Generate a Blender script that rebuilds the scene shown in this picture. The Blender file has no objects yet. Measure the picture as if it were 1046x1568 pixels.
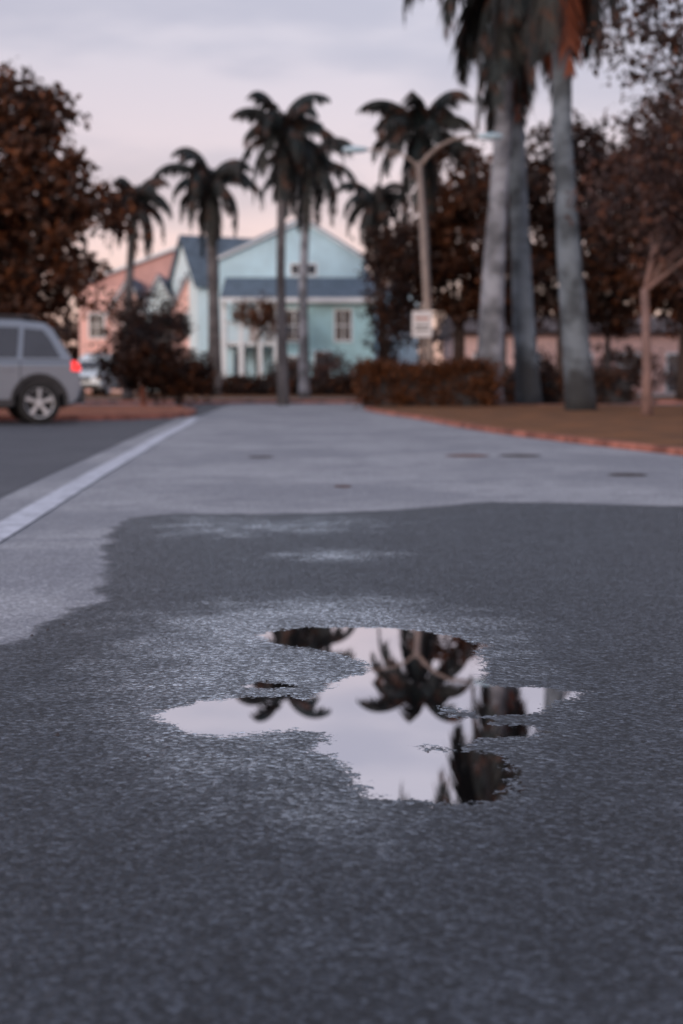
import bpy, math, random, bmesh
import numpy as np
from mathutils import Vector, Matrix
R=random.Random(7)
scene=bpy.context.scene
scene.view_settings.view_transform='Standard'
scene.view_settings.look='None'
scene.view_settings.exposure=0
# ------------------------------------------------------------------ materials
class NT:
    def __init__(s,name):
        s.m=bpy.data.materials.new(name); s.m.use_nodes=True
        s.t=s.m.node_tree; s.t.nodes.clear()
        s.out=s.t.nodes.new('ShaderNodeOutputMaterial')
    def n(s,typ,ins=None,**kw):
        nd=s.t.nodes.new(typ)
        for k,v in kw.items(): setattr(nd,k,v)
        for k,v in (ins or {}).items(): s.put(nd.inputs[k],v)
        return nd
    def put(s,sock,v):
        if isinstance(v,bpy.types.NodeSocket): s.t.links.new(v,sock)
        else:
            if isinstance(v,tuple) and len(v)==3 and sock.type=='RGBA': v=(*v,1)
            sock.default_value=v
    def math(s,op,a,b=0.0,c=0.0,clamp=False):
        nd=s.n('ShaderNodeMath',operation=op,use_clamp=clamp); s.put(nd.inputs[0],a); s.put(nd.inputs[1],b); s.put(nd.inputs[2],c); return nd.outputs[0]
    def mix(s,f,a,b,mode='MIX'):
        nd=s.n('ShaderNodeMix',data_type='RGBA',blend_type=mode)
        s.put(nd.inputs[0],f); s.put(nd.inputs[6],a); s.put(nd.inputs[7],b); return nd.outputs[2]
    def ss(s,v,a,b,c=0.0,d=1.0):
        nd=s.n('ShaderNodeMapRange',interpolation_type='SMOOTHSTEP'); 
        for i,x in enumerate((v,a,b,c,d)): s.put(nd.inputs[i],x)
        return nd.outputs[0]
    def noise(s,scale,detail=2,rough=.5,vec=None):
        nd=s.n('ShaderNodeTexNoise',{'Scale':scale,'Detail':detail,'Roughness':rough})
        s.t.links.new(vec if vec else s.pos(),nd.inputs['Vector']); return nd.outputs[0]
    def pos(s):
        if not hasattr(s,'_p'): s._p=s.n('ShaderNodeNewGeometry').outputs['Position']
        return s._p
    def end(s,sh): s.t.links.new(sh,s.out.inputs[0]); return s.m
def simple(name,col,rough=.7,var=.25,scale=3.0,metal=0.0,bump=0.0,bscale=40,spec=.4,col2=None,base_dark=0):
    t=NT(name)
    n=t.noise(scale,3,.6)
    c2=col2 or tuple(max(0,c*(1-var)) for c in col); c1=tuple(c*(1+var*.6) for c in col) if not col2 else col
    c=t.mix(t.ss(n,.35,.65),c2,c1)
    if base_dark:
        sp=t.n('ShaderNodeSeparateXYZ'); t.t.links.new(t.pos(),sp.inputs[0])
        c=t.mix(t.ss(t.math('ADD',sp.outputs[2],t.math('MULTIPLY',n,2.2)),base_dark+.5,base_dark+1.6,.85,0),c,(.03,.032,.036))  # mixes in a dark tone towards the bottom, uneven with the noise
    p=t.n('ShaderNodeBsdfPrincipled',{'Base Color':c,'Roughness':rough,'Metallic':metal,'Specular IOR Level':spec})
    if bump:
        b=t.n('ShaderNodeBump',{'Strength':.6,'Distance':bump,'Height':t.noise(bscale,2)})
        t.t.links.new(b.outputs[0],p.inputs['Normal'])
    return t.end(p.outputs[0])
def leafmat(name,a,b,c,scale=.9):
    t=NT(name)
    n=t.noise(scale,2,.6); n2=t.noise(scale*3.7,1)
    col=t.mix(t.ss(n,.38,.62),a,b); col=t.mix(t.ss(n2,.50,.70),col,c)
    d=t.n('ShaderNodeBsdfPrincipled',{'Base Color':col,'Roughness':.6,'Specular IOR Level':.2})
    return t.end(d.outputs[0])
M={}
M['leaf_brown']=leafmat('leaf_brown',(.022,.012,.010),(.060,.025,.014),(.15,.052,.020))  # last tone puts the sun's orange cast into the leaf colour
M['leaf_dark']=leafmat('leaf_dark',(.018,.013,.014),(.042,.024,.019),(.11,.042,.020))
M['leaf_grey']=leafmat('leaf_grey',(.034,.025,.028),(.070,.044,.042),(.14,.060,.040))
M['leaf_hedge']=leafmat('leaf_hedge',(.040,.016,.008),(.085,.031,.011),(.17,.055,.016),2)
M['palm_leaf']=leafmat('palm_leaf',(.016,.025,.029),(.034,.036,.036),(.075,.040,.030),.6)
M['palm_leaf_dead']=leafmat('palm_leaf_dead',(.16,.050,.028),(.25,.075,.038),(.16,.055,.035),.8)
M['bark']=simple('bark',(.065,.045,.04),.9,.4,6,bump=.02,bscale=20)
M['palm_bark']=simple('palm_bark',(.24,.26,.31),.85,.55,1.3,bump=.015,bscale=14,base_dark=.01)
M['palm_bark_blue']=simple('palm_bark_blue',(.125,.155,.19),.85,.55,1.5,bump=.015,bscale=14,base_dark=1.3)
M['palm_bark_dark']=simple('palm_bark_dark',(.12,.115,.125),.9,.4,2.0,bump=.015,bscale=14)
M['pinkbark']=simple('pinkbark',(.24,.155,.145),.85,.3,2.5,bump=.01)
M['crownshaft']=simple('crownshaft',(.12,.15,.11),.5,.25,1.5)
M['wall_blue']=simple('wall_blue',(.50,.73,.86),.8,.10,.7)
M['wall_teal']=simple('wall_teal',(.39,.65,.73),.8,.15,.9)
M['wall_paleblue']=simple('wall_paleblue',(.70,.87,.95),.8,.06,.7)
M['wall_pink']=simple('wall_pink',(.84,.53,.49),.8,.08,.7)
M['wall_cream']=simple('wall_cream',(.76,.53,.50),.8,.15,.6)
M['roof_grey']=simple('roof_grey',(.17,.24,.32),.6,.2,2.5)
M['roof_dark']=simple('roof_dark',(.10,.14,.19),.7,.25,3)
M['roof_brown']=simple('roof_brown',(.10,.075,.075),.8,.3,3)
M['roof_pink']=simple('roof_pink',(.62,.36,.34),.7,.1,1)
M['trim']=simple('trim',(.72,.79,.86),.6,.06,2)
M['glass']=simple('glass',(.035,.05,.075),.15,.5,1.2,spec=.7)
M['carglass']=simple('carglass',(.04,.045,.06),.1,.2,1.2,spec=.7)
M['dark']=simple('dark',(.03,.03,.035),.8,.3,4)
M['wood']=simple('wood',(.22,.10,.06),.8,.3,3)
M['metal']=simple('metal',(.25,.205,.19),.55,.15,3,metal=.1)
M['white']=simple('white',(.60,.60,.64),.5,.06,3)
M['kerb_red']=simple('kerb_red',(.34,.13,.095),.85,.5,2.2,bump=.004)
M['grass']=simple('grass',(.22,.088,.030),.95,.4,1.2,bump=.04,bscale=30,col2=(.12,.052,.022))
M['mulch']=simple('mulch',(.32,.115,.065),.95,.4,2.5,bump=.03,bscale=25)
M['iron']=simple('iron',(.045,.038,.042),.6,.4,20,bump=.004,bscale=60)
M['iron_red']=simple('iron_red',(.13,.075,.07),.65,.4,20,bump=.004,bscale=60)
M['sidewalk']=simple('sidewalk',(.36,.35,.36),.85,.15,1.5)
M['carpaint']=simple('carpaint',(.25,.285,.34),.30,.04,2,metal=.6,spec=.6)
M['carplastic']=simple('carplastic',(.035,.035,.04),.6,.2,8)
M['carwhite']=simple('carwhite',(.62,.72,.80),.3,.04,2,spec=.6)
M['rubber']=simple('rubber',(.014,.014,.016),.8,.3,10)
M['rim']=simple('rim',(.60,.62,.66),.3,.05,8,metal=.6)
t=NT('taillight'); p=t.n('ShaderNodeBsdfPrincipled',{'Base Color':(.6,.02,.02),'Roughness':.2,'Emission Color':(1,.05,.05),'Emission Strength':1.0}); M['taillight']=t.end(p.outputs[0])
t=NT('lamp_lens'); p=t.n('ShaderNodeBsdfPrincipled',{'Base Color':(.40,.56,.68),'Roughness':.25}); M['lamp_lens']=t.end(p.outputs[0])
t=NT('road_paint'); n=t.noise(5,4,.7); n2=t.noise(60,1)
c=t.mix(t.ss(t.math('ADD',n,t.math('MULTIPLY',n2,.35)),.52,.86),(.62,.65,.74),(.36,.38,.44))
p=t.n('ShaderNodeBsdfPrincipled',{'Base Color':c,'Roughness':.7}); M['road_paint']=t.end(p.outputs[0])

def asphalt(name,full):
    t=NT(name)
    big=t.noise(.55,3,.6); med=t.noise(3.2,3,.65)
    vo=t.n('ShaderNodeTexVoronoi',{'Scale':135.0}); t.t.links.new(t.pos(),vo.inputs['Vector'])
    vo2=t.n('ShaderNodeTexVoronoi',{'Scale':72.0}); t.t.links.new(t.pos(),vo2.inputs['Vector'])
    g2=vo2.outputs['Distance']
    sep=t.n('ShaderNodeSeparateColor'); t.t.links.new(vo.outputs['Color'],sep.inputs[0]); rnd=sep.outputs[0]
    sep2=t.n('ShaderNodeSeparateColor'); t.t.links.new(vo2.outputs['Color'],sep2.inputs[0]); rnd2=sep2.outputs[1]
    grain=t.math('ADD',t.math('MULTIPLY',rnd,.55),t.math('MULTIPLY',rnd2,.45))
    g3=t.math('MULTIPLY',t.math('MULTIPLY',grain,grain),grain)
    dry=t.mix(t.ss(big,.38,.62),(.245,.255,.29),(.35,.36,.395))
    dry=t.mix(t.ss(med,.45,.75),dry,(.22,.228,.262))
    if full:
        a_p=t.n('ShaderNodeAttribute',attribute_name='puddle').outputs['Fac']
        a_s=t.n('ShaderNodeAttribute',attribute_name='sheen').outputs['Fac']
        a_d=t.n('ShaderNodeAttribute',attribute_name='damp').outputs['Fac']
        edgen=t.noise(13,5,.68)
        e=t.math('MULTIPLY',t.math('SUBTRACT',edgen,.42),.13)
        gr=t.math('MULTIPLY',t.math('SUBTRACT',grain,.5),-.045)
        v=t.math('ADD',t.math('ADD',a_p,e),gr)
        water=t.ss(v,0.0,.010)
        n45=t.noise(4.2,3,.6)
        dmp=t.ss(t.math('ADD',a_d,t.math('MULTIPLY',t.math('SUBTRACT',n45,.5),.24)),-.03,.05)
        rim=t.ss(a_d,.0,.5,1.0,0.0)
        sh=t.ss(t.math('ADD',a_s,t.math('MULTIPLY',t.math('SUBTRACT',n45,.5),.75)),-.36,.36)
        wet=t.mix(t.ss(med,.35,.7),(.018,.023,.034),(.031,.038,.052))
        wet=t.mix(t.ss(big,.42,.66),wet,(.019,.024,.035))
        c=t.mix(dmp,dry,wet)
        c=t.mix(t.math('MULTIPLY',t.math('MULTIPLY',rim,dmp),.5),c,(.030,.031,.040))
        amp=t.math('SUBTRACT',1.0,t.math('MULTIPLY',t.math('SUBTRACT',1.0,dmp),.5))
    else:
        c=t.mix(.84,dry,(.050,.055,.07)); amp=.6
    var=t.math('ADD',.27,t.math('ADD',t.math('MULTIPLY',grain,.8),t.math('MULTIPLY',g3,1.7)))
    var=t.math('ADD',1.0,t.math('MULTIPLY',t.math('SUBTRACT',var,1.0),amp))
    comb=t.n('ShaderNodeCombineColor',{0:var,1:var,2:var}).outputs[0]
    c=t.mix(1.0,c,comb,'MULTIPLY')
    h=t.math('ADD',t.math('SUBTRACT',1.0,g2),t.math('ADD',t.math('MULTIPLY',rnd2,.7),t.math('MULTIPLY',rnd,.45)))
    b=t.n('ShaderNodeBump',{'Distance':.007,'Height':h})
    if full:
        t.put(b.inputs['Strength'],t.math('SUBTRACT',t.math('ADD',.5,t.math('MULTIPLY',dmp,.32)),t.math('MULTIPLY',sh,.40)))
    else:
        b.inputs['Strength'].default_value=.6
    p=t.n('ShaderNodeBsdfPrincipled',{'Base Color':c,'Roughness':.7,'Specular IOR Level':.4,'Normal':b.outputs[0]})
    if not full: return t.end(p.outputs[0])
    # thin water film lying in the pores: strength follows the Fresnel law
    fr=t.n('ShaderNodeFresnel',{'IOR':1.5}).outputs[0]
    film=t.n('ShaderNodeBsdfGlossy',{'Color':(.88,.94,1.0),'Roughness':.25,'Normal':b.outputs[0]})
    k=t.math('ADD',t.math('MULTIPLY',dmp,.24),t.math('MULTIPLY',sh,1.35))
    k=t.math('MULTIPLY',k,t.math('ADD',.22,t.math('ADD',t.math('MULTIPLY',grain,.8),t.math('MULTIPLY',g3,1.9))))
    f=t.math('MULTIPLY',k,fr,clamp=True)
    pm=t.n('ShaderNodeMixShader',{0:f}); t.t.links.new(p.outputs[0],pm.inputs[1]); t.t.links.new(film.outputs[0],pm.inputs[2])
    nv=t.n('ShaderNodeCombineXYZ',{0:0.0,1:.005,2:1.0})
    w1=t.n('ShaderNodeBsdfGlossy',{'Color':(.94,.92,.95),'Roughness':.006,'Normal':nv.outputs[0]})
    w2=t.n('ShaderNodeBsdfDiffuse',{'Color':(.015,.015,.017)})
    wm=t.n('ShaderNodeMixShader',{0:.80}); t.t.links.new(w2.outputs[0],wm.inputs[1]); t.t.links.new(w1.outputs[0],wm.inputs[2])
    m=t.n('ShaderNodeMixShader',{0:water}); t.t.links.new(pm.outputs[0],m.inputs[1]); t.t.links.new(wm.outputs[0],m.inputs[2])
    return t.end(m.outputs[0])
M['road']=asphalt('road_asphalt',True)
M['asphalt_old']=asphalt('parking_asphalt',False)

# ------------------------------------------------------------------ mesh helpers
class MB:
    def __init__(s): s.v=[]; s.f=[]; s.mi=[]; s.mats=[]
    def mat(s,k):
        if k not in s.mats: s.mats.append(k)
        return s.mats.index(k)
    def add(s,vs,fs,k):
        o=len(s.v); i=s.mat(k); s.v.extend([tuple(v) for v in vs])
        for f in fs: s.f.append(tuple(o+j for j in f)); s.mi.append(i)
    def box(s,x0,x1,y0,y1,z0,z1,k,T=None):
        vs=[(x,y,z) for z in (z0,z1) for y in (y0,y1) for x in (x0,x1)]
        if T: vs=[T@Vector(v) for v in vs]
        s.add(vs,[(0,2,3,1),(4,5,7,6),(0,1,5,4),(2,6,7,3),(0,4,6,2),(1,3,7,5)],k)
    def tube(s,path,rad,k,n=10,cap=True):
        path=[Vector(p) for p in path]; vs=[];fs=[]
        for i,p in enumerate(path):
            d=(path[min(i+1,len(path)-1)]-path[max(i-1,0)]).normalized()
            a=d.cross(Vector((0,1,0)) if abs(d.y)<.9 else Vector((1,0,0))).normalized(); b=d.cross(a)
            for j in range(n):
                t=2*math.pi*j/n; vs.append(p+(a*math.cos(t)+b*math.sin(t))*rad[i])
        for i in range(len(path)-1):
            for j in range(n):
                fs.append((i*n+j,i*n+(j+1)%n,(i+1)*n+(j+1)%n,(i+1)*n+j))
        if cap: fs.append(tuple(range(n-1,-1,-1))); fs.append(tuple((len(path)-1)*n+j for j in range(n)))
        s.add(vs,fs,k)
    def prism(s,poly,axis,a,b,k,T=None):
        n=len(poly); vs=[]
        for w in (a,b):
            for p in poly:
                v=(p[0],w,p[1]) if axis=='y' else (w,p[0],p[1]) if axis=='x' else (p[0],p[1],w)
                vs.append(v)
        if T: vs=[T@Vector(v) for v in vs]
        fs=[tuple(range(n-1,-1,-1)),tuple(range(n,2*n))]+[(i,(i+1)%n,n+(i+1)%n,n+i) for i in range(n)]
        s.add(vs,fs,k)
    def obj(s,name,parent=None,smooth=False,bevel=0):
        me=bpy.data.meshes.new(name); me.from_pydata(s.v,[],s.f); 
        for k in s.mats: me.materials.append(M[k])
        me.polygons.foreach_set('material_index',s.mi)
        if smooth: me.polygons.foreach_set('use_smooth',[True]*len(s.f))
        me.update()
        if len(s.f)<3000:
            bm=bmesh.new(); bm.from_mesh(me); bmesh.ops.recalc_face_normals(bm,faces=bm.faces); bm.to_mesh(me); bm.free()
        o=bpy.data.objects.new(name,me); scene.collection.objects.link(o)
        if bevel:
            b=o.modifiers.new('bevel','BEVEL'); b.width=bevel; b.segments=3; b.limit_method='ANGLE'
        if parent: o.parent=parent
        return o
def empty(name,loc=(0,0,0),rz=0):
    e=bpy.data.objects.new(name,None); scene.collection.objects.link(e); e.location=loc; e.rotation_euler[2]=rz; e.empty_display_size=.3; return e

# ------------------------------------------------------------------ ground and road
mb=MB(); mb.add([(-400,-120,-.004),(400,-120,-.004),(400,700,-.004),(-400,700,-.004)],[(0,1,2,3)],'grass'); mb.obj('ground')
def sd_poly(X,Y,poly):
    d=np.full(X.shape,1e9); ins=np.zeros(X.shape,bool); n=len(poly)
    for i in range(n):
        x0,y0=poly[i]; x1,y1=poly[(i+1)%n]; ex,ey=x1-x0,y1-y0; L=ex*ex+ey*ey+1e-12
        t=np.clip(((X-x0)*ex+(Y-y0)*ey)/L,0,1); d=np.minimum(d,np.hypot(X-x0-t*ex,Y-y0-t*ey))
        c=((y0>Y)!=(y1>Y))&(X<(x1-x0)*(Y-y0)/((y1-y0) if y1!=y0 else 1e-12)+x0); ins^=c
    return np.where(ins,d,-d)
pud=[(-.252,4.405),(-.205,4.499),(-.112,4.547),(.015,4.547),(.162,4.535),(.244,4.487),(.342,4.405),(.436,4.219),(.39,4.147),(.397,4.019),(.388,3.837),(.367,3.71),(.406,3.67),(.522,3.646),(.615,3.592),(.57,3.517),(.504,3.459),(.481,3.376),(.418,3.349),(.354,3.336),(.281,3.403),(.24,3.445),(.223,3.39),(.275,3.323),(.342,3.29),(.352,3.245),(.419,3.233),(.48,3.184),(.408,3.148),(.325,3.125),(.29,3.08),(.24,3.04),(.17,3.07),(.16,3.05),(.18,3.01),(.25,3.01),(.33,2.99),(.35,2.88),(.33,2.72),(.27,2.64),(.19,2.64),(.11,2.66),(.05,2.7),(.03,2.81),(.01,2.93),(-.02,2.99),(-.06,3.02),(-.02,3.1),(-.03,3.18),(-.11,3.2),(-.2,3.17),(-.28,3.14),(-.35,3.2),(-.46,3.36),(-.36,3.46),(-.27,3.53),(-.15,3.55),(-.09,3.5),(-.04,3.58),(-.03,3.67),(.01,3.75),(.08,3.85),(.07,4.0),(-.02,4.14),(-.12,4.2),(-.2,4.27)]
sliv=[(-.25,3.67),(-.2,3.71),(-.13,3.67),(-.19,3.64)]
sheen=[(-.463,4.27),(-.44,4.68),(-.211,4.92),(.085,4.99),(.28,4.66),(.35,4.35),(.33,3.75),(.30,3.12),(.22,2.66),(.12,2.52),(.02,2.42),(-.15,2.48),(-.25,2.68),(-.43,3.12),(-.53,3.44)]
sh2=[(-1.15,7.9),(-.857,8.25),(.104,8.25),(.30,8.0),(.1,7.4),(-.392,7.2),(-.95,7.2)]
sh3=[(-.22,6.45),(-.04,6.62),(.20,6.5),(.1,6.34),(-.12,6.3)]
damp=[(-3,3.6),(-1.62,3.75),(-1.17,4.02),(-1.01,4.27),(-.986,4.58),(-.937,4.88),(-.889,5.13),(-.969,5.8),(-1.11,6.58),(-1.228,7.43),(-1.242,8.2),(-1.03,8.49),(-.48,8.45),(-.01,8.57),(.477,8.83),(.974,9.31),(1.39,9.21),(2.16,8.97),(3.84,8.53),(9,8.5),(9,-6),(-3,-6)]
xs=np.concatenate([np.linspace(-60,-8,8),np.linspace(-7,-1.6,50),np.arange(-1.55,-.62,.035),np.arange(-.6,.72,.0085),np.arange(.74,2.2,.05),np.linspace(2.3,7,30),np.linspace(8,60,8)])
ys=np.concatenate([np.linspace(-60,-6,6),np.linspace(-5,1.9,14),np.arange(2,2.5,.04),np.arange(2.5,4.75,.0095),np.arange(4.77,9.8,.035),np.linspace(10,47.5,30)])
X,Y=np.meshgrid(xs,ys); nx,ny=len(xs),len(ys)
Pd=np.maximum(sd_poly(X,Y,pud),sd_poly(X,Y,sliv))
s1=np.clip(sd_poly(X,Y,sheen),-1,.13)+.10*np.clip((Y-3.4)/1.0,-1,1)-.05
s2=np.clip(sd_poly(X,Y,sh2)*.5-.28,-1,-.12)
s3=np.clip(sd_poly(X,Y,sh3)*1.6-.08,-1,.25)
Sh=np.maximum.reduce([s1,s2,s3])
Dm=sd_poly(X,Y,damp)
co=np.stack([X.ravel(),Y.ravel(),np.zeros(nx*ny)],1)
idx=np.arange(nx*ny).reshape(ny,nx)
fc=np.stack([idx[:-1,:-1].ravel(),idx[:-1,1:].ravel(),idx[1:,1:].ravel(),idx[1:,:-1].ravel()],1)
me=bpy.data.meshes.new('road'); me.vertices.add(len(co)); me.vertices.foreach_set('co',co.ravel())
me.loops.add(fc.size); me.loops.foreach_set('vertex_index',fc.ravel().astype(np.int32))
me.polygons.add(len(fc)); me.polygons.foreach_set('loop_start',(np.arange(len(fc))*4).astype(np.int32)); 
me.update(calc_edges=True)
for nm,ar in (('puddle',Pd),('sheen',Sh),('damp',Dm)):
    at=me.attributes.new(nm,'FLOAT','POINT'); at.data.foreach_set('value',ar.ravel().astype(np.float32))
me.materials.append(M['road']); road=bpy.data.objects.new('road',me); scene.collection.objects.link(road)

line=[(-1.45,-3),(-1.6,2),(-1.74,6.45),(-1.79,7.43),(-1.90,9.21),(-2.08,12.11),(-2.23,15.04),(-2.52,20.1),(-2.76,25.3),(-3.03,29.6)]
def strip(name,pts,w0,w1,z,k):
    vs=[];n=len(pts)
    fine=[]
    for i in range(n-1):
        for j in range(6):
            t=j/6; fine.append((pts[i][0]*(1-t)+pts[i+1][0]*t,pts[i][1]*(1-t)+pts[i+1][1]*t))
    fine.append(pts[-1])
    for i,p in enumerate(fine):
        a=fine[max(i-1,0)];b=fine[min(i+1,len(fine)-1)]; d=Vector((b[0]-a[0],b[1]-a[1])).normalized(); nn=Vector((d.y,-d.x))
        vs.append((p[0]+nn.x*w0,p[1]+nn.y*w0,z)); vs.append((p[0]+nn.x*w1,p[1]+nn.y*w1,z))
    m=MB(); m.add(vs,[(2*i,2*i+1,2*i+3,2*i+2) for i in range(len(fine)-1)],k); return m.obj(name)
strip('painted_line',line,-.09,.09,.008,'road_paint')
lot=[(x-.38,y) for x,y in line]+[(-3.1,31.5),(-3.6,46),(-60,46),(-60,-3)]
mb=MB(); mb.add([(x,y,.004) for x,y in lot],[tuple(range(len(lot)))],'asphalt_old'); mb.obj('parking_lot')

def kerbed(name,edge,rest,z,topmat,kerbmat,kw=.15):
    e=empty(name)
    inner=[]
    for i,p in enumerate(edge):
        a=edge[max(i-1,0)];b=edge[min(i+1,len(edge)-1)]; d=Vector((b[0]-a[0],b[1]-a[1])).normalized(); inner.append((p[0]+d.y*kw,p[1]-d.x*kw))
    m=MB(); n=len(edge); vs=[];fs=[]
    for p,q in zip(edge,inner):
        vs+= [(p[0],p[1],0),(p[0]+(q[0]-p[0])*.12,p[1]+(q[1]-p[1])*.12,z),(q[0],q[1],z),(q[0],q[1],0)]
    for i in range(n-1):
        for j in range(3): fs.append((4*i+j,4*i+j+1,4*i+4+j+1,4*i+4+j))
    m.add(vs,fs,kerbmat); m.obj('kerb',e)
    poly=inner+rest; m=MB(); m.add([(x,y,z-.012) for x,y in poly],[tuple(range(len(poly)))],topmat); m.obj('bed',e); return e
kr=[(8.5,-3),(5.9,6),(4.55,10.5),(3.585,14.9),(3.28,16.3),(2.79,18.6),(2.29,21.05),(1.88,24.6),(1.54,28.7),(1.12,31.7),(.72,35.5),(.6,37.5),(.9,39.6),(1.8,40.8),(4,41.4),(60,41.6)]
kerbed('lawn',kr,[(60,-3)],.07,'grass','kerb_red',.12)
isl=[(-60,26.9),(-9,27.0),(-5.67,27.3),(-4.17,28.1),(-3.5,29.3),(-3.25,31),(-3.5,34.5),(-4.4,38),(-8.2,39.7),(-60,40.5)]
kerbed('traffic_island',isl[::-1],[],.1,'mulch','kerb_red')
kb=[(-60,47.5),(60,47.5)]
kerbed('verge',kb[::-1],[(-60,120),(60,120)][::1],.1,'grass','kerb_red',-.16)
mb=MB(); mb.add([(-60,50,.095),(60,50,.095),(60,51.8,.095),(-60,51.8,.095)],[(0,1,2,3)],'sidewalk'); mb.obj('pavement')
mb=MB(); mb.add([(4,64,.097),(60,64,.097),(60,71,.097),(4,71,.097)],[(0,1,2,3)],'sidewalk'); mb.obj('driveway')

def disc(name,x,y,r,k,z=.005):
    m=MB(); n=40; rr=[r,r*.92,r*.88,r*.5]; zz=[0.001,.006,.003,.004]
    vs=[(math.cos(2*math.pi*j/n)*a,math.sin(2*math.pi*j/n)*a,b) for a,b in zip(rr,zz) for j in range(n)]+[(0,0,.004)]
    fs=[(i*n+j,i*n+(j+1)%n,(i+1)*n+(j+1)%n,(i+1)*n+j) for i in range(3) for j in range(n)]+[(3*n+j,3*n+(j+1)%n,4*n) for j in range(n)]
    m.add(vs,fs,k)
    for a in range(-3,4):
        m.box(-r*.75*math.cos(a*.35),r*.75*math.cos(a*.35),a*r*.22-.012,a*r*.22+.012,.003,.0085,k)
    o=m.obj(name); o.location=(x,y,z-.004); return o
disc('manhole_cover',1.32,14.9,.24,'iron_red'); disc('manhole_cover',1.87,14.9,.23,'iron'); disc('manhole_cover',.01,10.6,.07,'iron_red')
disc('manhole_cover',2.4,11.9,.17,'iron'); disc('manhole_cover',-.83,14.65,.14,'iron')
m=MB()
for i in range(60):
    x,y=R.uniform(-1.5,1.8),R.uniform(1.6,9); r=R.uniform(.002,.005)
    if i==0: x,y,r=-.64,3.15,.008
    if i<4 and i>0: x,y,r=-1.0+i*.03,4.3+i*.1,.007
    vs=[(x+math.cos(a)*r*R.uniform(.7,1.3),y+math.sin(a)*r*R.uniform(.7,1.3),.0) for a in [k*1.0472 for k in range(6)]]+[(x,y,r*.9)]
    m.add(vs,[(k,(k+1)%6,6) for k in range(6)],'iron')
m.obj('pebbles')

# ------------------------------------------------------------------ vegetation
def leaves(mb,cx,n,rad,size,k,g):
    cx=np.array(cx); N=len(cx)*n
    c=np.repeat(cx,n,0)+g.normal(0,1,(N,3))*rad*np.array([1,1,.75])*.55
    a=g.normal(0,1,(N,3)); a/=np.linalg.norm(a,axis=1)[:,None]
    b=g.normal(0,1,(N,3)); b-= (a*b).sum(1)[:,None]*a; b/=np.linalg.norm(b,axis=1)[:,None]
    s=size*g.uniform(.6,1.3,(N,1)); 
    v=np.stack([c-a*s,c+b*s*.5,c+a*s,c-b*s*.5],1).reshape(-1,3)
    o=len(mb.v); mb.v.extend(map(tuple,v.tolist())); i=mb.mat(k)
    f=(np.arange(N*4).reshape(-1,4)+o).tolist(); mb.f.extend(map(tuple,f)); mb.mi.extend([i]*N)
def tree(name,x,y,blobs,trunk_r=.2,k='leaf_brown',bark='bark',clumps=160,per=45,rad=.5,size=.11,seed=1,lean=(0,0),fork=.35):
    g=np.random.default_rng(seed); rr=random.Random(seed)
    e=empty(name,(x,y,0))
    m=MB(); zb=min(b[2]-b[4] for b in blobs); fk=max(.8,zb*(.6+fork)); 
    base=[(0,0,0),(lean[0]*.3,lean[1]*.3,fk*.4),(lean[0],lean[1],fk)]
    m.tube(base,[trunk_r*1.3,trunk_r,trunk_r*.85],bark,12)
    for dx,dy,z,rx,rz in blobs:
        for q in range(2):
            tx,ty,tz=dx+rr.uniform(-.5,.5)*rx,dy+rr.uniform(-.4,.4)*rx,z+rr.uniform(-.1,.6)*rz
            s=Vector(base[-1])-Vector((0,0,.05)); E=Vector((tx,ty,tz)); mid=s.lerp(E,.5)+Vector((rr.uniform(-.3,.3),rr.uniform(-.3,.3),rr.uniform(0,.4)))
            m.tube([s,s.lerp(mid,.5)+Vector((0,0,.15)),mid,E],[trunk_r*.55,trunk_r*.4,trunk_r*.28,trunk_r*.08],bark,7)
            for w in range(3):
                st=mid.lerp(E,rr.random()); en=st+Vector((rr.uniform(-1,1)*rx*.6,rr.uniform(-1,1)*rx*.6,rr.uniform(-.3,.6)*rz))
                m.tube([st,st.lerp(en,.5)+Vector((0,0,.1)),en],[trunk_r*.15,trunk_r*.1,trunk_r*.03],bark,5)
    m.obj('trunk_and_limbs',e,smooth=True)
    m=MB(); cs=[]
    tot=sum(b[3]*b[3]*b[4] for b in blobs)
    for dx,dy,z,rx,rz in blobs:
        n=max(6,int(clumps*rx*rx*rz/tot))
        d=g.normal(0,1,(n,3)); d/=np.linalg.norm(d,axis=1)[:,None]
        r=g.uniform(.35,1.05,(n,1))**.6
        cs.append(np.array([dx,dy,z])+d*r*np.array([rx,rx,rz]))
    leaves(m,np.concatenate(cs),per,rad,size,k,g); m.obj('crown',e); return e
tree('leafy_tree',-8.2,35,[(-.6,0,5.9,2.4,2.1),(.8,-.3,5.2,1.6,1.6),(-2.8,0,5.6,2.2,2.3),(.4,.2,3.7,1.9,1.2),(-2,.4,3.6,2,1.3),(2.1,0,4.5,1.1,1.1),(.9,0,2.9,1.5,.8),(-1.2,0,2.6,1.8,.9),(-.9,0,7.6,1.3,.9),(.6,0,6.9,1.1,.9)],.3,'leaf_brown',clumps=520,per=46,rad=.42,size=.125,seed=3)
tree('leafy_tree',4.6,56,[(0,0,7.8,2.0,2.4),(-1.6,0,6.2,1.5,1.8),(1.5,0,7.6,1.6,2.0),(-.5,0,4.6,2.2,1.6),(1.8,0,4.6,1.5,1.4)],.25,'leaf_brown',clumps=250,per=40,rad=.6,size=.17,seed=5)
tree('leafy_tree',8.2,53,[(0,0,7.8,2.2,2.3),(-1.7,0,6.4,1.5,2.0),(1.9,0,7.0,1.6,2.2),(0,0,4.4,2.5,1.6),(2,0,4.3,1.6,1.4)],.25,'leaf_dark',clumps=250,per=40,rad=.6,size=.17,seed=6)
tree('leafy_tree',12.0,50,[(0,0,7.2,2.5,2.4),(-1.8,0,5.4,1.6,1.8),(1.9,0,6.4,1.8,2.2),(0,0,4.0,2.6,1.3)],.25,'leaf_brown',clumps=260,per=40,rad=.6,size=.17,seed=8)
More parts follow.
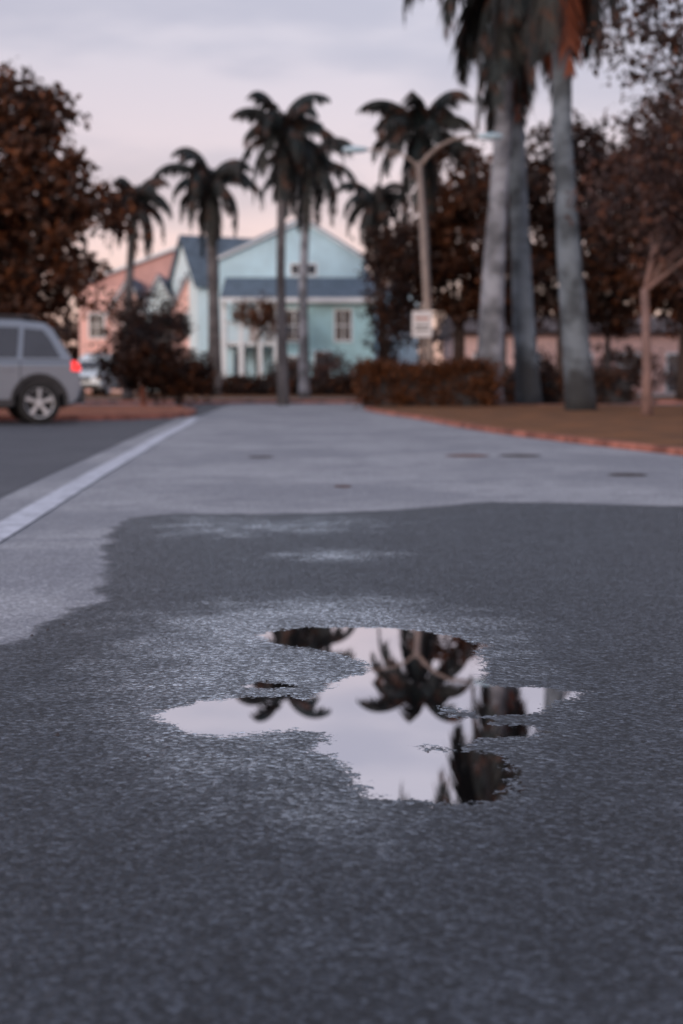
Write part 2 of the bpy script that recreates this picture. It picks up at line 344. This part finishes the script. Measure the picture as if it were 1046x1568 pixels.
tree('leafy_tree',16.5,54,[(0,0,7.0,2.8,2.4),(-1.8,0,5,2,1.8),(1.9,0,6.2,2.2,2.2)],.25,'leaf_dark',clumps=180,per=36,rad=.7,size=.18,seed=9)
tree('crepe_myrtle',6.35,29.6,[(.9,0,5.3,1.9,1.3),(-.2,0,4.6,1.1,1.0),(1.8,0,6.6,1.7,.9),(2.4,0,4.2,1.6,1.3),(.8,0,3.7,1.3,.9)],.1,'leaf_grey','pinkbark',clumps=290,per=40,rad=.42,size=.085,seed=11,lean=(-.1,0))
tree('leafy_tree',9.4,38,[(0,0,5.6,1.9,1.9),(-1.6,0,5.0,1.2,1.3),(1.3,0,4.4,1.8,1.5)],.13,'leaf_dark','palm_bark_dark',clumps=180,per=40,rad=.5,size=.12,seed=12)
tree('shade_tree',5.25,19.5,[(-1.25,0,5.1,.75,.45),(-.6,.2,5.7,1.0,.5),(.2,0,5.1,1.0,.7),(-.9,.3,4.6,.55,.35),(-.4,0,4.1,.5,.35)],.09,'leaf_dark','bark',clumps=160,per=22,rad=.25,size=.055,seed=14,lean=(.15,0),fork=.3)
tree('shrub',-6.1,44,[(0,0,1.6,1.0,1.1),(.9,0,1.0,.9,.8),(-.7,0,1.3,.7,.8)],.06,'leaf_dark',clumps=90,per=45,rad=.35,size=.09,seed=20)
tree('shrub',-4.9,43,[(0,0,1.0,.8,.8),(.6,0,.7,.5,.5),(-.8,0,1.3,.7,.7)],.05,'leaf_brown',clumps=80,per=45,rad=.32,size=.09,seed=21)
tree('shrub',-10.8,42,[(0,0,1.6,1.4,1.4),(1.0,0,2.2,.9,.7),(-2,0,1.8,1.4,1.6)],.06,'leaf_brown',clumps=130,per=45,rad=.4,size=.1,seed=22)
tree('small_tree',-6.7,50,[(0,0,3.0,1.1,.8),(.6,0,2.3,.9,.6),(-.9,0,2.7,.7,.6)],.07,'leaf_dark',clumps=80,per=40,rad=.32,size=.09,seed=23)
tree('small_tree',-3.9,66,[(0,0,3.9,1.1,.7),(.7,0,3.3,.6,.6)],.07,'leaf_hedge',clumps=40,per=36,rad=.35,size=.1,seed=24)
tree('shrub',-.6,67,[(0,0,1.1,.9,1.0),(1.2,0,.7,.7,.6)],.05,'leaf_grey',clumps=45,per=36,rad=.35,size=.1,seed=25)
tree('shrub',-2.6,66,[(0,0,1.0,.8,.9),(-1.5,0,.6,.7,.5)],.05,'leaf_dark',clumps=40,per=36,rad=.35,size=.1,seed=27)
tree('small_tree',1.7,54,[(0,0,4.2,1.0,1.5),(.7,0,5.6,.8,1.2),(-.3,0,5.8,.5,.8),(.3,0,2.6,1.0,1.1)],.1,'leaf_dark',clumps=85,per=36,rad=.42,size=.12,seed=26)
for i,(x,y,s) in enumerate(((8.3,62,1.0),(12.2,63,1.3),(15.5,60,.9),(6.0,60,.8),(10.3,58,.6))):
    tree('shrub',x,y,[(0,0,1.0*s,1.0*s,.9*s),(1.0*s,.3,.8*s,.8*s,.7*s),(-.9*s,0,.7*s,.7*s,.6*s)],.06,('leaf_dark','leaf_brown')[i%2],clumps=50,per=36,rad=.4,size=.11,seed=60+i)
tree('small_tree',10.6,57,[(0,0,3.6,.9,.8),(.5,0,3.0,.7,.5)],.12,'leaf_brown','palm_bark_dark',clumps=40,per=36,rad=.4,size=.12,seed=71)
tree('small_tree',6.7,59,[(0,0,3.7,1.2,.8),(-.7,0,3.2,.7,.6)],.12,'leaf_dark','palm_bark_dark',clumps=50,per=36,rad=.4,size=.12,seed=72)
def hedge(name,x0,x1,y0,y1,z,k,seed,n,size):
    g=np.random.default_rng(seed); e=empty(name); m=MB()
    m.box(x0+.12,x1-.12,y0+.12,y1-.12,.05,z-.14,'dark'); m.obj('dark_core',e)  # solid dark box filling the inside of the hedge
    m=MB(); c=g.uniform([x0,y0,.1],[x1,y1,z],(n,3)); s=g.integers(0,3,n)
    c[s==0,2]=z-.05; c[s==1,1]=y0+.05; 
    c[:,2]+=g.normal(0,.06,n)+np.sin(c[:,0]*2.3)*.07
    leaves(m,c,26,.22,size,k,g); m.obj('leaves',e)
hedge('hedge',.45,4.3,39.0,40.3,1.15,'leaf_hedge',31,420,.06)
hedge('hedge',-7.4,1.2,63,64,.75,'leaf_dark',32,260,.11)
hedge('hedge',5.2,9.5,46,47.0,.9,'leaf_dark',33,200,.09)
g=np.random.default_rng(40); m=MB(); c=[]
for i in range(900):
    x=g.uniform(-75,80); h=4.2+1.6*math.sin(x*.21)+1.2*math.sin(x*.6+1)
    c.append((x,g.uniform(112,122),g.uniform(0,max(1.5,h))))
leaves(m,c,30,1.5,.42,'leaf_dark',g); m.obj('distant_trees')

def palm(name,path,r0,r1,crown_r,nf=20,seed=1,bark='palm_bark',shaft=False,leaf='palm_leaf',droop=1.0,el=(-35,75),leafl=.56,dead=0,tuft=1.0,lw=.055):
    rr=random.Random(seed); x,y,_=path[0]; e=empty(name,(x,y,0)); P=[Vector(p)-Vector((x,y,0)) for p in path]
    fine=[];rad=[]
    n=26
    for i in range(n+1):
        t=i/n*(len(P)-1); j=min(int(t),len(P)-2); fine.append(P[j].lerp(P[j+1],t-j)); u=i/n
        rad.append((r0*(1-u)+r1*u)*(1+.22*math.exp(-u*14)+.05*math.sin(u*9))*(1+.02*(i%2)))
    m=MB(); m.tube(fine,rad,bark,14)
    top=P[-1]
    if shaft:
        m.tube([top-Vector((0,0,.1)),top+Vector((0,0,.5)),top+Vector((0,0,1.3))],[r1*1.12,r1*1.15,r1*.5],'crownshaft',12); top=top+Vector((0,0,1.15))
    m.obj('trunk',e,smooth=True)
    m=MB()
    for f in range(nf):
        az=2*math.pi*(f*.381966)+rr.uniform(-.25,.25)
        u=f/(nf-1); ele=math.radians(el[0]+(el[1]-el[0])*u+rr.uniform(-9,9)); L=crown_r*rr.uniform(.82,1.2)*(1-.12*u)
        k='palm_leaf_dead' if f<dead else leaf
        S=12; p=top.copy(); pts=[p.copy()]; dirs=[]
        ang=ele; h=Vector((math.cos(az),math.sin(az),0)); side=Vector((-h.y,h.x,0))
        for s in range(S):
            d=h*math.cos(ang)+Vector((0,0,math.sin(ang))); dirs.append(d); p=p+d*(L/S); pts.append(p.copy())
            ang-=math.radians(rr.uniform(8,11)*droop)*(0.5+s/S); ang=max(ang,math.radians(-88))
        dirs.append(dirs[-1])
        m.tube(pts,[.05*(1-.8*i/S) for i in range(S+1)],k,4,False)
        NL=34
        for q in range(NL):
            if rr.random()<.07: continue
            t=.1+.9*q/(NL-1); i=min(int(t*S),S-1); fr=t*S-i; b=pts[i].lerp(pts[i+1],fr); d=dirs[i]
            ll=leafl*crown_r/2.2*(.35+.65*math.sin(math.pi*min(1,t*.9+.12)))*rr.uniform(.65,1.15)
            up=side.cross(d).normalized()
            for sg in (-1,1):
                dr=(side*sg*rr.uniform(.5,.9)+d*.6-Vector((0,0,1))*rr.uniform(.35,.85)*droop+up*rr.uniform(-.1,.25)*tuft).normalized()
                w=d*lw*crown_r/2.2; mid=b+dr*ll*.55; tip=b+dr*ll*.9-Vector((0,0,ll*.28))
                m.add([b-w,b+w,mid+w*.9,tip,mid-w*.9],[(0,1,2,3,4)],k)
    m.obj('fronds',e); return e
palm('palm_tree',[(-1.8,44,0),(-1.86,44,4),(-1.8,44,8.3)],.16,.12,2.3,22,1,'palm_bark_dark',el=(-55,78),droop=1.1)
palm('palm_tree',[(-1.46,56,0),(-1.5,56,4.5),(-1.3,56,9.1)],.2,.15,2.6,22,2,'palm_bark',el=(-60,72),droop=1.15)
palm('palm_tree',[(-5.3,60,0),(-5.35,60,4.5),(-5.44,60,9.0)],.27,.2,2.8,23,3,'palm_bark_dark',el=(-60,75),droop=1.2)
palm('palm_tree',[(2.74,44,0),(2.6,44,4.3),(2.38,44,8.4)],.13,.10,2.55,20,4,'palm_bark_dark',el=(-45,70),droop=1.0)
palm('palm_tree',[(1.6,55,0),(1.5,55,4),(1.3,55,7.6)],.15,.11,2.2,19,5,'palm_bark_dark',el=(-60,60),droop=1.25)
palm('palm_tree',[(-7.5,50,0),(-7.4,50,4),(-7.15,50,7.0)],.17,.13,2.0,22,6,'palm_bark_dark',el=(-60,70),droop=1.25)
palm('royal_palm',[(4.37,42.6,0),(4.52,42.6,4.3),(4.73,42.6,8.0),(4.9,42.6,11.7)],.38,.2,4.2,27,7,'palm_bark',True,el=(-65,60),droop=1.2,leafl=.62,lw=.06)
palm('royal_palm',[(5.89,44.8,0),(5.64,44.8,3.45),(5.38,44.8,8.4),(5.3,44.8,12.5)],.36,.24,4.2,27,8,'palm_bark_blue',True,el=(-75,60),droop=1.2,dead=4,leafl=.62,lw=.06)
palm('royal_palm',[(5.77,34.3,0),(5.43,34.3,3.6),(5.2,34.3,6.65),(5.18,34.3,10.2)],.33,.2,3.5,26,9,'palm_bark_blue',True,el=(-70,60),droop=1.2,dead=3,leafl=.6,lw=.055)

# ------------------------------------------------------------------ buildings
def window(m,x0,x1,z0,z1,y,T=None,mull=True,glass='glass'):
    w=.09
    m.box(x0,x1,y-.02,y+.05,z0,z1,glass,T)
    m.box(x0-w,x0,y-.06,y+.05,z0-w,z1+w,'trim',T); m.box(x1,x1+w,y-.06,y+.05,z0-w,z1+w,'trim',T)
    m.box(x0,x1,y-.055,y+.05,z0-w,z0,'trim',T); m.box(x0,x1,y-.055,y+.05,z1,z1+w,'trim',T)
    if mull:
        cx=(x0+x1)/2; cz=(z0+z1)/2
        m.box(cx-.025,cx+.025,y-.045,y-.015,z0,z1,'trim',T); m.box(x0,cx-.025,y-.045,y-.015,cz-.025,cz+.025,'trim',T); m.box(cx+.025,x1,y-.045,y-.015,cz-.025,cz+.025,'trim',T)
def gable(m,x0,x1,y0,y1,ze,zp,xp,wall,roof,T=None,over=.25,th=.14):
    m.prism([(x0,0),(x1,0),(x1,ze),(xp,zp),(x0,ze)],'y',y0,y1,wall,T)
    for xa,za in ((x0,ze),(x1,ze)):
        sx=-1 if xa==x0 else 1; sl=(zp-ze)/abs(xp-xa); ex=xa+sx*over; ez=ze-sl*over
        m.prism([(xp,zp+.01),(ex,ez+.01),(ex,ez+th),(xp,zp+th)],'y',y0-over,y1+over,roof,T)
        m.prism([(xp,zp-.1),(ex,ez-.1),(ex,ez+.006),(xp,zp+.006)],'y',y0-over-.03,y0-over+.06,'trim',T)
H=empty('light_blue_house')
m=MB(); gable(m,-6.2,1.1,73,85,6.95,8.85,-1.95,'wall_blue','roof_grey'); m.obj('main_gable',H)
m=MB(); m.box(1.1,2.6,75,84,0,5.2,'wall_blue'); m.prism([(1.1,5.2),(2.9,5.2),(1.1,6.6)],'y',75,84,'roof_grey'); m.obj('side_wing',H)
T=Matrix.Translation((-7.5,74.6,0))@Matrix.Rotation(math.radians(28),4,'Z')
m=MB()
m.prism([(0,0),(3.6,0),(3.6,5.9),(1.8,8.25),(0,5.9)],'x',0,9,'wall_paleblue',T)  # paler than the main gable: its sunlit look is put into the colour
for a,b in ((0,-.3),(3.6,3.9)):
    sl=(8.25-5.9)/1.8; ez=5.9-sl*.3
    m.prism([(1.8,8.26),(b,ez+.01),(b,ez+.15),(1.8,8.4)],'x',-.25,9,'roof_dark',T)
for zz in (5.6,3.2,1.2):
    m.box(-.04,.05,1.3,2.2,zz-.6,zz+.5,'glass',T)
    m.box(-.06,.04,1.2,1.3,zz-.6,zz+.5,'trim',T); m.box(-.06,.04,2.2,2.3,zz-.6,zz+.5,'trim',T)
m.obj('corner_volume',H)
m=MB()
m.box(-3.1,1.6,70,73,0,4.75,'wall_teal')
m.prism([(69.6,4.6),(73.0,5.8),(73.0,5.95),(69.6,4.75)],'x',-5.9,1.9,'roof_dark')
m.box(-5.9,1.9,69.52,69.6,4.5,4.74,'trim')
window(m,-2.7,-1.95,2.7,4.15,70); window(m,-.3,.45,2.7,4.15,70)
window(m,-2.6,-2.0,.7,1.9,70); 
m.box(-1.4,-.5,69.95,70.05,.1,2.2,'trim'); m.box(-1.3,-.6,69.93,69.96,.15,2.1,'glass')
m.obj('porch_wing',H)
m=MB()
m.box(-5.9,-3.1,70,73,2.45,2.62,'trim'); m.box(-5.8,-3.1,69.9,70,.0,.22,'trim')
for x in (-5.75,-4.9,-4.0,-3.2):
    m.box(x-.12,x+.12,69.85,70.1,0,4.6,'trim')
for i in range(22):
    x=-5.6+i*.115; m.box(x-.02,x+.02,69.93,69.97,2.62,3.5,'trim')
m.box(-5.75,-3.1,69.9,70.0,3.5,3.58,'trim')
m.box(-4.7,-4.2,72.9,72.98,2.7,4.4,'wood'); m.box(-3.9,-3.3,72.9,72.98,2.7,4.4,'glass'); m.box(-5.5,-4.9,72.9,72.98,.2,2.2,'glass')
m.obj('porch',H)
m=MB(); window(m,-2.55,-2.15,6.1,6.6,73,mull=False); window(m,-1.7,-1.3,6.1,6.6,73,mull=False); m.obj('attic_windows',H)

H=empty('pink_house')
m=MB()
m.box(-15,-8.4,82,92,0,6.0,'wall_pink'); m.prism([(-15,6.0),(-15,6.15),(-8.3,8.6),(-8.3,6.0)],'y',81.99,92,'roof_pink'); m.prism([(-15.3,6.0),(-8.2,8.6),(-8.2,8.75),(-15.3,6.15)],'y',81.7,92.2,'trim')
gable(m,-12.4,-10.6,77,82,4.6,6.2,-11.4,'wall_cream','roof_dark')
gable(m,-10.6,-8.9,77,82,4.7,6.3,-9.8,'wall_paleblue','roof_dark')
gable(m,-8.9,-7.5,75.6,82,4.7,6.3,-8.1,'wall_pink','roof_dark')
window(m,-8.45,-7.95,3.2,4.2,75.6); window(m,-10.1,-9.5,3.2,4.3,77); window(m,-11.7,-11.1,3.2,4.3,77)
window(m,-8.45,-7.95,.8,1.9,75.6); window(m,-10.1,-9.5,.8,1.9,77)
window(m,-14.4,-13.6,3.2,4.5,82)
m.obj('walls_and_roofs',H)
H=empty('pink_building')
m=MB()
m.box(6,32,75,84,0,3.1,'wall_cream'); m.box(5.7,32.3,74.6,84.4,3.1,3.3,'roof_brown')
for i in range(10):
    x=7+i*2.5
    if i%3==1: m.box(x,x+1.0,74.93,75.03,.1,2.2,'trim'); m.box(x+.1,x+.9,74.90,74.94,.15,2.1,'glass')
    else: window(m,x,x+1.1,.9,2.1,75)
m.prism([(74.3,3.3),(79.5,4.3),(84.7,3.3)],'x',5.7,32.3,'roof_brown')
m.obj('walls_and_roof',H)
H=empty('white_house')
m=MB(); gable(m,2.2,4.6,86,94,5.6,7.0,3.4,'wall_paleblue','roof_grey'); window(m,2.7,3.3,3.6,4.8,86); window(m,3.6,4.2,3.6,4.8,86); window(m,2.7,3.3,1,2.2,86); m.obj('walls_and_roof',H)

# ------------------------------------------------------------------ street furniture
e=empty('street_lamp',(2.58,41.2,.05)); e.scale=(.92,.92,.92)
m=MB(); m.tube([(0,0,0),(0,0,.5),(-.12,0,3),(-.42,0,7.5)],[.17,.14,.125,.10],'metal',14)
m.tube([(0,0,0.05),(0,0,.35)],[.24,.21],'metal',14)
m.tube([(-.42,0,7.3),(-.2,0,7.62),(.15,0,7.95),(.65,0,8.2),(1.4,0,8.28)],[.075,.07,.06,.055,.05],'metal',8)
m.tube([(-.42,0,7.3),(-.7,0,7.6),(-1.1,0,7.8),(-1.7,0,7.88),(-2.2,0,7.88)],[.05,.045,.035,.03,.025],'metal',8)
m.obj('pole',e,smooth=True)
for nm,x,z,s in (('lamp_head_right',1.4,8.28,1),('lamp_head_left',-2.0,7.88,-1)):
    m=MB(); prof=[(0,.06,.05),(.15,.12,.09),(.45,.15,.12),(.7,.11,.08),(.78,.03,.03)]; vs=[]
    for px,ry,rz in prof:
        for j in range(10):
            a=2*math.pi*j/10; vs.append((x+s*px,ry*math.cos(a),z+rz*math.sin(a)))
    fs=[(i*10+j,i*10+(j+1)%10,(i+1)*10+(j+1)%10,(i+1)*10+j) for i in range(4) for j in range(10)]+[tuple(range(10)),tuple(40+j for j in range(10))]
    m.add(vs,fs,'lamp_lens'); m.obj(nm,e,smooth=True)
e=empty('parking_sign',(2.30,41.0,0))
m=MB(); m.tube([(0,0,0),(0,0,2.75)],[.035,.035],'metal',8); m.obj('post',e)
m=MB(); m.prism([(-.26,2.0),(.26,2.0),(.29,2.04),(.29,2.71),(.26,2.75),(-.26,2.75),(-.29,2.71),(-.29,2.04)],'y',-.06,-.04,'white'); m.box(-.2,.2,-.066,-.061,2.5,2.56,'kerb_red'); m.box(-.2,.2,-.066,-.061,2.3,2.34,'dark'); m.box(-.2,.2,-.066,-.061,2.18,2.22,'dark'); m.obj('panel',e)
e=empty('fire_hydrant',(-6.0,43.2,.0)); e.scale=(.8,.8,.8)
m=MB(); m.tube([(0,0,0),(0,0,.06),(0,0,.061),(0,0,.5),(0,0,.52),(0,0,.56),(0,0,.66),(0,0,.72)],[.16,.16,.11,.11,.14,.14,.1,.03],'kerb_red',12); m.tube([(-.18,0,.4),(.18,0,.4)],[.055,.055],'kerb_red',8); m.tube([(0,-.18,.36),(0,0,.36)],[.07,.07],'kerb_red',8); m.obj('body',e)

# ------------------------------------------------------------------ cars
def car(name,loc,rz,paint):
    e=empty(name,loc,rz)
    W=.93; zb=1.06; RX=2.24
    def arc(cx,r,a0,a1,n=10,cz=.37): return [(cx+r*math.cos(a0+(a1-a0)*i/n),cz+r*math.sin(a0+(a1-a0)*i/n)) for i in range(n+1)]
    rx,fx=1.50,-1.43; r=.45; a=math.asin((.30-.37)/r)
    low=[(RX-.06,.42),(RX,.62),(RX-.02,.80),(RX-.06,.98),(RX-.14,zb),(-.95,zb),(-1.6,1.02),(-2.2,.93),(-2.36,.78),(-2.38,.45),(-2.25,.30)]
    low+=arc(fx,r,math.pi-a,a)[0:]
    low+=arc(rx,r,math.pi-a,a)[0:]
    low+=[(RX-.16,.32)]
    m=MB(); m.prism(low,'y',-W,W,paint); m.obj('body',e,bevel=.06)
    full=[(RX-.12,zb-.01),(RX-.36,1.45),(RX-.46,1.62),(RX-.60,1.72),(1.2,1.77),(.2,1.78),(-.15,1.74),(-.98,zb-.01)]
    def hw(z): return .90-.17*max(0,(z-zb))/.7
    vs=[(x,-hw(z),z) for x,z in full]+[(x,hw(z),z) for x,z in full]; n=len(full)
    m=MB(); m.add(vs,[tuple(range(n)),tuple(range(2*n-1,n-1,-1))]+[(i,(i+1)%n,n+(i+1)%n,n+i) for i in range(n)],paint); m.obj('cabin',e,bevel=.04)
    m=MB()
    wins=[[(1.88,1.13),(1.72,1.44),(1.60,1.60),(1.28,1.63),(1.22,1.13)],[(1.14,1.13),(1.20,1.64),(.28,1.66),(.24,1.13)],[(.16,1.13),(.20,1.66),(-.12,1.64),(-.80,1.13)]]
    for sg in (-1,1):
        for w in wins:
            m.add([(x,sg*(hw(z)+.012),z) for x,z in w],[tuple(range(len(w)))],'carglass')
    def rxz(z): return RX-.12-(z-zb+.01)*.24/.40+.012
    m.add([(rxz(1.12),-.7,1.12),(rxz(1.12),.7,1.12),(rxz(1.43),.62,1.43),(rxz(1.43),-.62,1.43)],[(0,1,2,3)],'carglass')
    m.add([(-.90,-.75,1.13),(-.90,.75,1.13),(-.20,.66,1.69),(-.20,-.66,1.69)],[(0,1,2,3)],'carglass')
    m.obj('windows',e)
    m=MB()
    for sg in (-1,1):
        m.box(-2.2,-1.92,sg*W-.012,sg*W+.012,.3,.40,'carplastic')
        m.box(-.95,1.0,sg*W-.015,sg*W+.02,.31,.43,'carplastic')
        for x in (1.18,.18): m.box(x-.008,x+.008,sg*(W+.002)-.002,sg*(W+.002)+.002,.45,1.05,'carplastic')
        for x in (.95,-.05): m.box(x-.1,x+.1,sg*(W+.02)-.015,sg*(W+.02)+.015,.92,.96,paint)
        m.tube([(1.50,sg*.66,1.76),(1.42,sg*.66,1.83),(.1,sg*.66,1.84),(.0,sg*.66,1.78)],[.02,.02,.02,.02],'carplastic',6)
        m.box(-.72,-.55,sg*1.02-.09,sg*1.02+.09,1.10,1.25,paint)
        for cx in (rx,fx):
            o=arc(cx,.50,math.pi+.1,-.1,12); i_=arc(cx,.44,math.pi+.1,-.1,12); k=len(o)
            v=[(x,sg*(W+.018),z) for x,z in o+i_]; m.add(v,[(j,j+1,k+j+1,k+j) for j in range(k-1)],'carplastic')
            v=[(x,sg*(W-.02),z) for x,z in o]+[(x,sg*(W+.018),z) for x,z in o]; m.add(v,[(j,j+1,k+j+1,k+j) for j in range(k-1)],'carplastic')
    m.box(RX-.03,RX+.06,-.88,.88,.36,.60,'carplastic'); m.box(RX-.04,RX-.012,-.25,.25,.78,.90,'white')
    m.box(-2.43,-2.36,-.85,.85,.34,.52,'carplastic'); m.box(-2.40,-2.33,-.5,.5,.62,.8,'carplastic')
    m.obj('trim',e)
    m=MB()
    for sg in (-1,1):
        m.prism([(RX-.19,.91),(RX-.01,.90),(RX-.045,1.03),(RX-.11,1.08),(RX-.18,1.08)],'y',sg*(W-.2),sg*(W+.012),'taillight')
    m.obj('tail_lights',e,bevel=.01)
    m=MB()
    for sg in (-1,1): m.prism([(-2.395,.68),(-2.1,.74),(-2.12,.90),(-2.3,.86)],'y',sg*(W-.3),sg*(W+.01),'white')
    m.obj('headlights',e)
    for i,(cx,sg) in enumerate(((rx,-1),(rx,1),(fx,-1),(fx,1))):
        m=MB(); n=28; y1=sg*(W-.02)
        prof=[(.20,-.24,'rubber'),(.35,-.23,'rubber'),(.37,-.19,'rubber'),(.37,-.05,'rubber'),(.35,-.01,'rubber'),(.255,0,'rubber'),(.245,-.01,'rim'),(.225,-.05,'rim'),(.20,-.08,'dark'),(.06,-.08,'dark')]
        for a_,b_ in zip(prof[:-1],prof[1:]):
            vs=[(cx+q[0]*math.cos(2*math.pi*j/n),y1+sg*q[1],.37+q[0]*math.sin(2*math.pi*j/n)) for q in (a_,b_) for j in range(n)]
            m.add(vs,[(j,(j+1)%n,n+(j+1)%n,n+j) for j in range(n)],b_[2])
        for s in range(5):
            aa=2*math.pi*s/5+.3
            for off in (-.12,.12):
                c1,s1=math.cos(aa+off*.7),math.sin(aa+off*.7); p0=Vector((cx+.03*c1,y1-sg*.035,.37+.03*s1)); p1=Vector((cx+.24*c1,y1-sg*.02,.37+.24*s1))
                m.tube([p0,p1],[.028,.024],'rim',6)
        m.tube([(cx,y1-sg*.07,.37),(cx,y1-sg*.005,.37)],[.065,.055],'rim',12)
        m.obj('wheel_%d'%(i+1),e)
    m=MB(); m.box(-2.0,2.0,-.6,.6,.28,.5,'dark'); m.box(1.05,1.9,-.9,.9,.5,.9,'dark'); m.box(-1.9,-1.0,-.9,.9,.5,.85,'dark'); m.obj('underbody',e)
    return e
car('parked_suv',(-7.08,25.5,.004),math.radians(20),'carpaint').scale=(1.02,1.02,1.04)
car('parked_car',(-10.3,61,.1),math.radians(78),'carwhite')

# ------------------------------------------------------------------ sky, sun
SUN_EL,SUN_AZ=math.radians(14),math.radians(205)
w=bpy.data.worlds.new("World"); scene.world=w; w.use_nodes=True; t=w.node_tree; t.nodes.clear()
def N(ty,**k):
    n=t.nodes.new(ty)
    for a,b in k.items(): setattr(n,a,b)
    return n
out=N('ShaderNodeOutputWorld'); sky=N('ShaderNodeTexSky',sky_type='NISHITA',sun_disc=False,sun_elevation=SUN_EL,sun_rotation=SUN_AZ)
b1=N('ShaderNodeBackground'); b1.inputs[1].default_value=.05; t.links.new(sky.outputs[0],b1.inputs[0])
tc=N('ShaderNodeTexCoord'); sx=N('ShaderNodeSeparateXYZ'); t.links.new(tc.outputs['Generated'],sx.inputs[0])
cr=N('ShaderNodeValToRGB'); t.links.new(sx.outputs[2],cr.inputs[0]); E=cr.color_ramp.elements
E[0].position=0; E[0].color=(.72,.37,.35,1); E[1].position=1; E[1].color=(.56,.57,.67,1)
for p,c in ((.09,(.75,.45,.44)),(.15,(.64,.455,.47)),(.22,(.57,.47,.505)),(.32,(.565,.505,.545)),(.5,(.53,.52,.60))):
    q=E.new(p); q.color=(*c,1)
mp=N('ShaderNodeMapping'); mp.inputs['Scale'].default_value=(1.8,1.8,7.0); mp.inputs['Rotation'].default_value=(0,.12,.4); t.links.new(tc.outputs['Generated'],mp.inputs[0])
no=N('ShaderNodeTexNoise'); no.inputs['Scale'].default_value=2.6; no.inputs['Detail'].default_value=4; no.inputs['Roughness'].default_value=.5; t.links.new(mp.outputs[0],no.inputs[0])
mr=N('ShaderNodeMapRange',interpolation_type='SMOOTHSTEP'); mr.inputs[1].default_value=.42; mr.inputs[2].default_value=.62; t.links.new(no.outputs[0],mr.inputs[0])
mx=N('ShaderNodeMix',data_type='RGBA',blend_type='MULTIPLY'); t.links.new(mr.outputs[0],mx.inputs[0]); t.links.new(cr.outputs[0],mx.inputs[6]); mx.inputs[7].default_value=(.76,.77,.82,1)
b2=N('ShaderNodeBackground'); t.links.new(mx.outputs[2],b2.inputs[0]); b2.inputs[1].default_value=1.0
ad=N('ShaderNodeAddShader'); t.links.new(b1.outputs[0],ad.inputs[0]); t.links.new(b2.outputs[0],ad.inputs[1]); t.links.new(ad.outputs[0],out.inputs[0])
sd=Vector((-.45*math.cos(SUN_EL),-.893*math.cos(SUN_EL),math.sin(SUN_EL)))
L=bpy.data.lights.new('sun','SUN'); L.energy=1.35; L.angle=math.radians(14); L.color=(1,.82,.73)
lo=bpy.data.objects.new('sun',L); scene.collection.objects.link(lo); lo.rotation_euler=sd.to_track_quat('Z','Y').to_euler()

# ------------------------------------------------------------------ camera
c=bpy.data.cameras.new('camera'); c.sensor_fit='VERTICAL'; c.sensor_height=36; c.lens=50; c.clip_end=2000; c.clip_start=.05
c.dof.use_dof=True; c.dof.focus_distance=3.6; c.dof.aperture_fstop=2.6
co_=bpy.data.objects.new('camera',c); scene.collection.objects.link(co_); co_.location=(0,0,.8); co_.rotation_euler=(math.radians(90-5.33),0,0)
scene.camera=co_
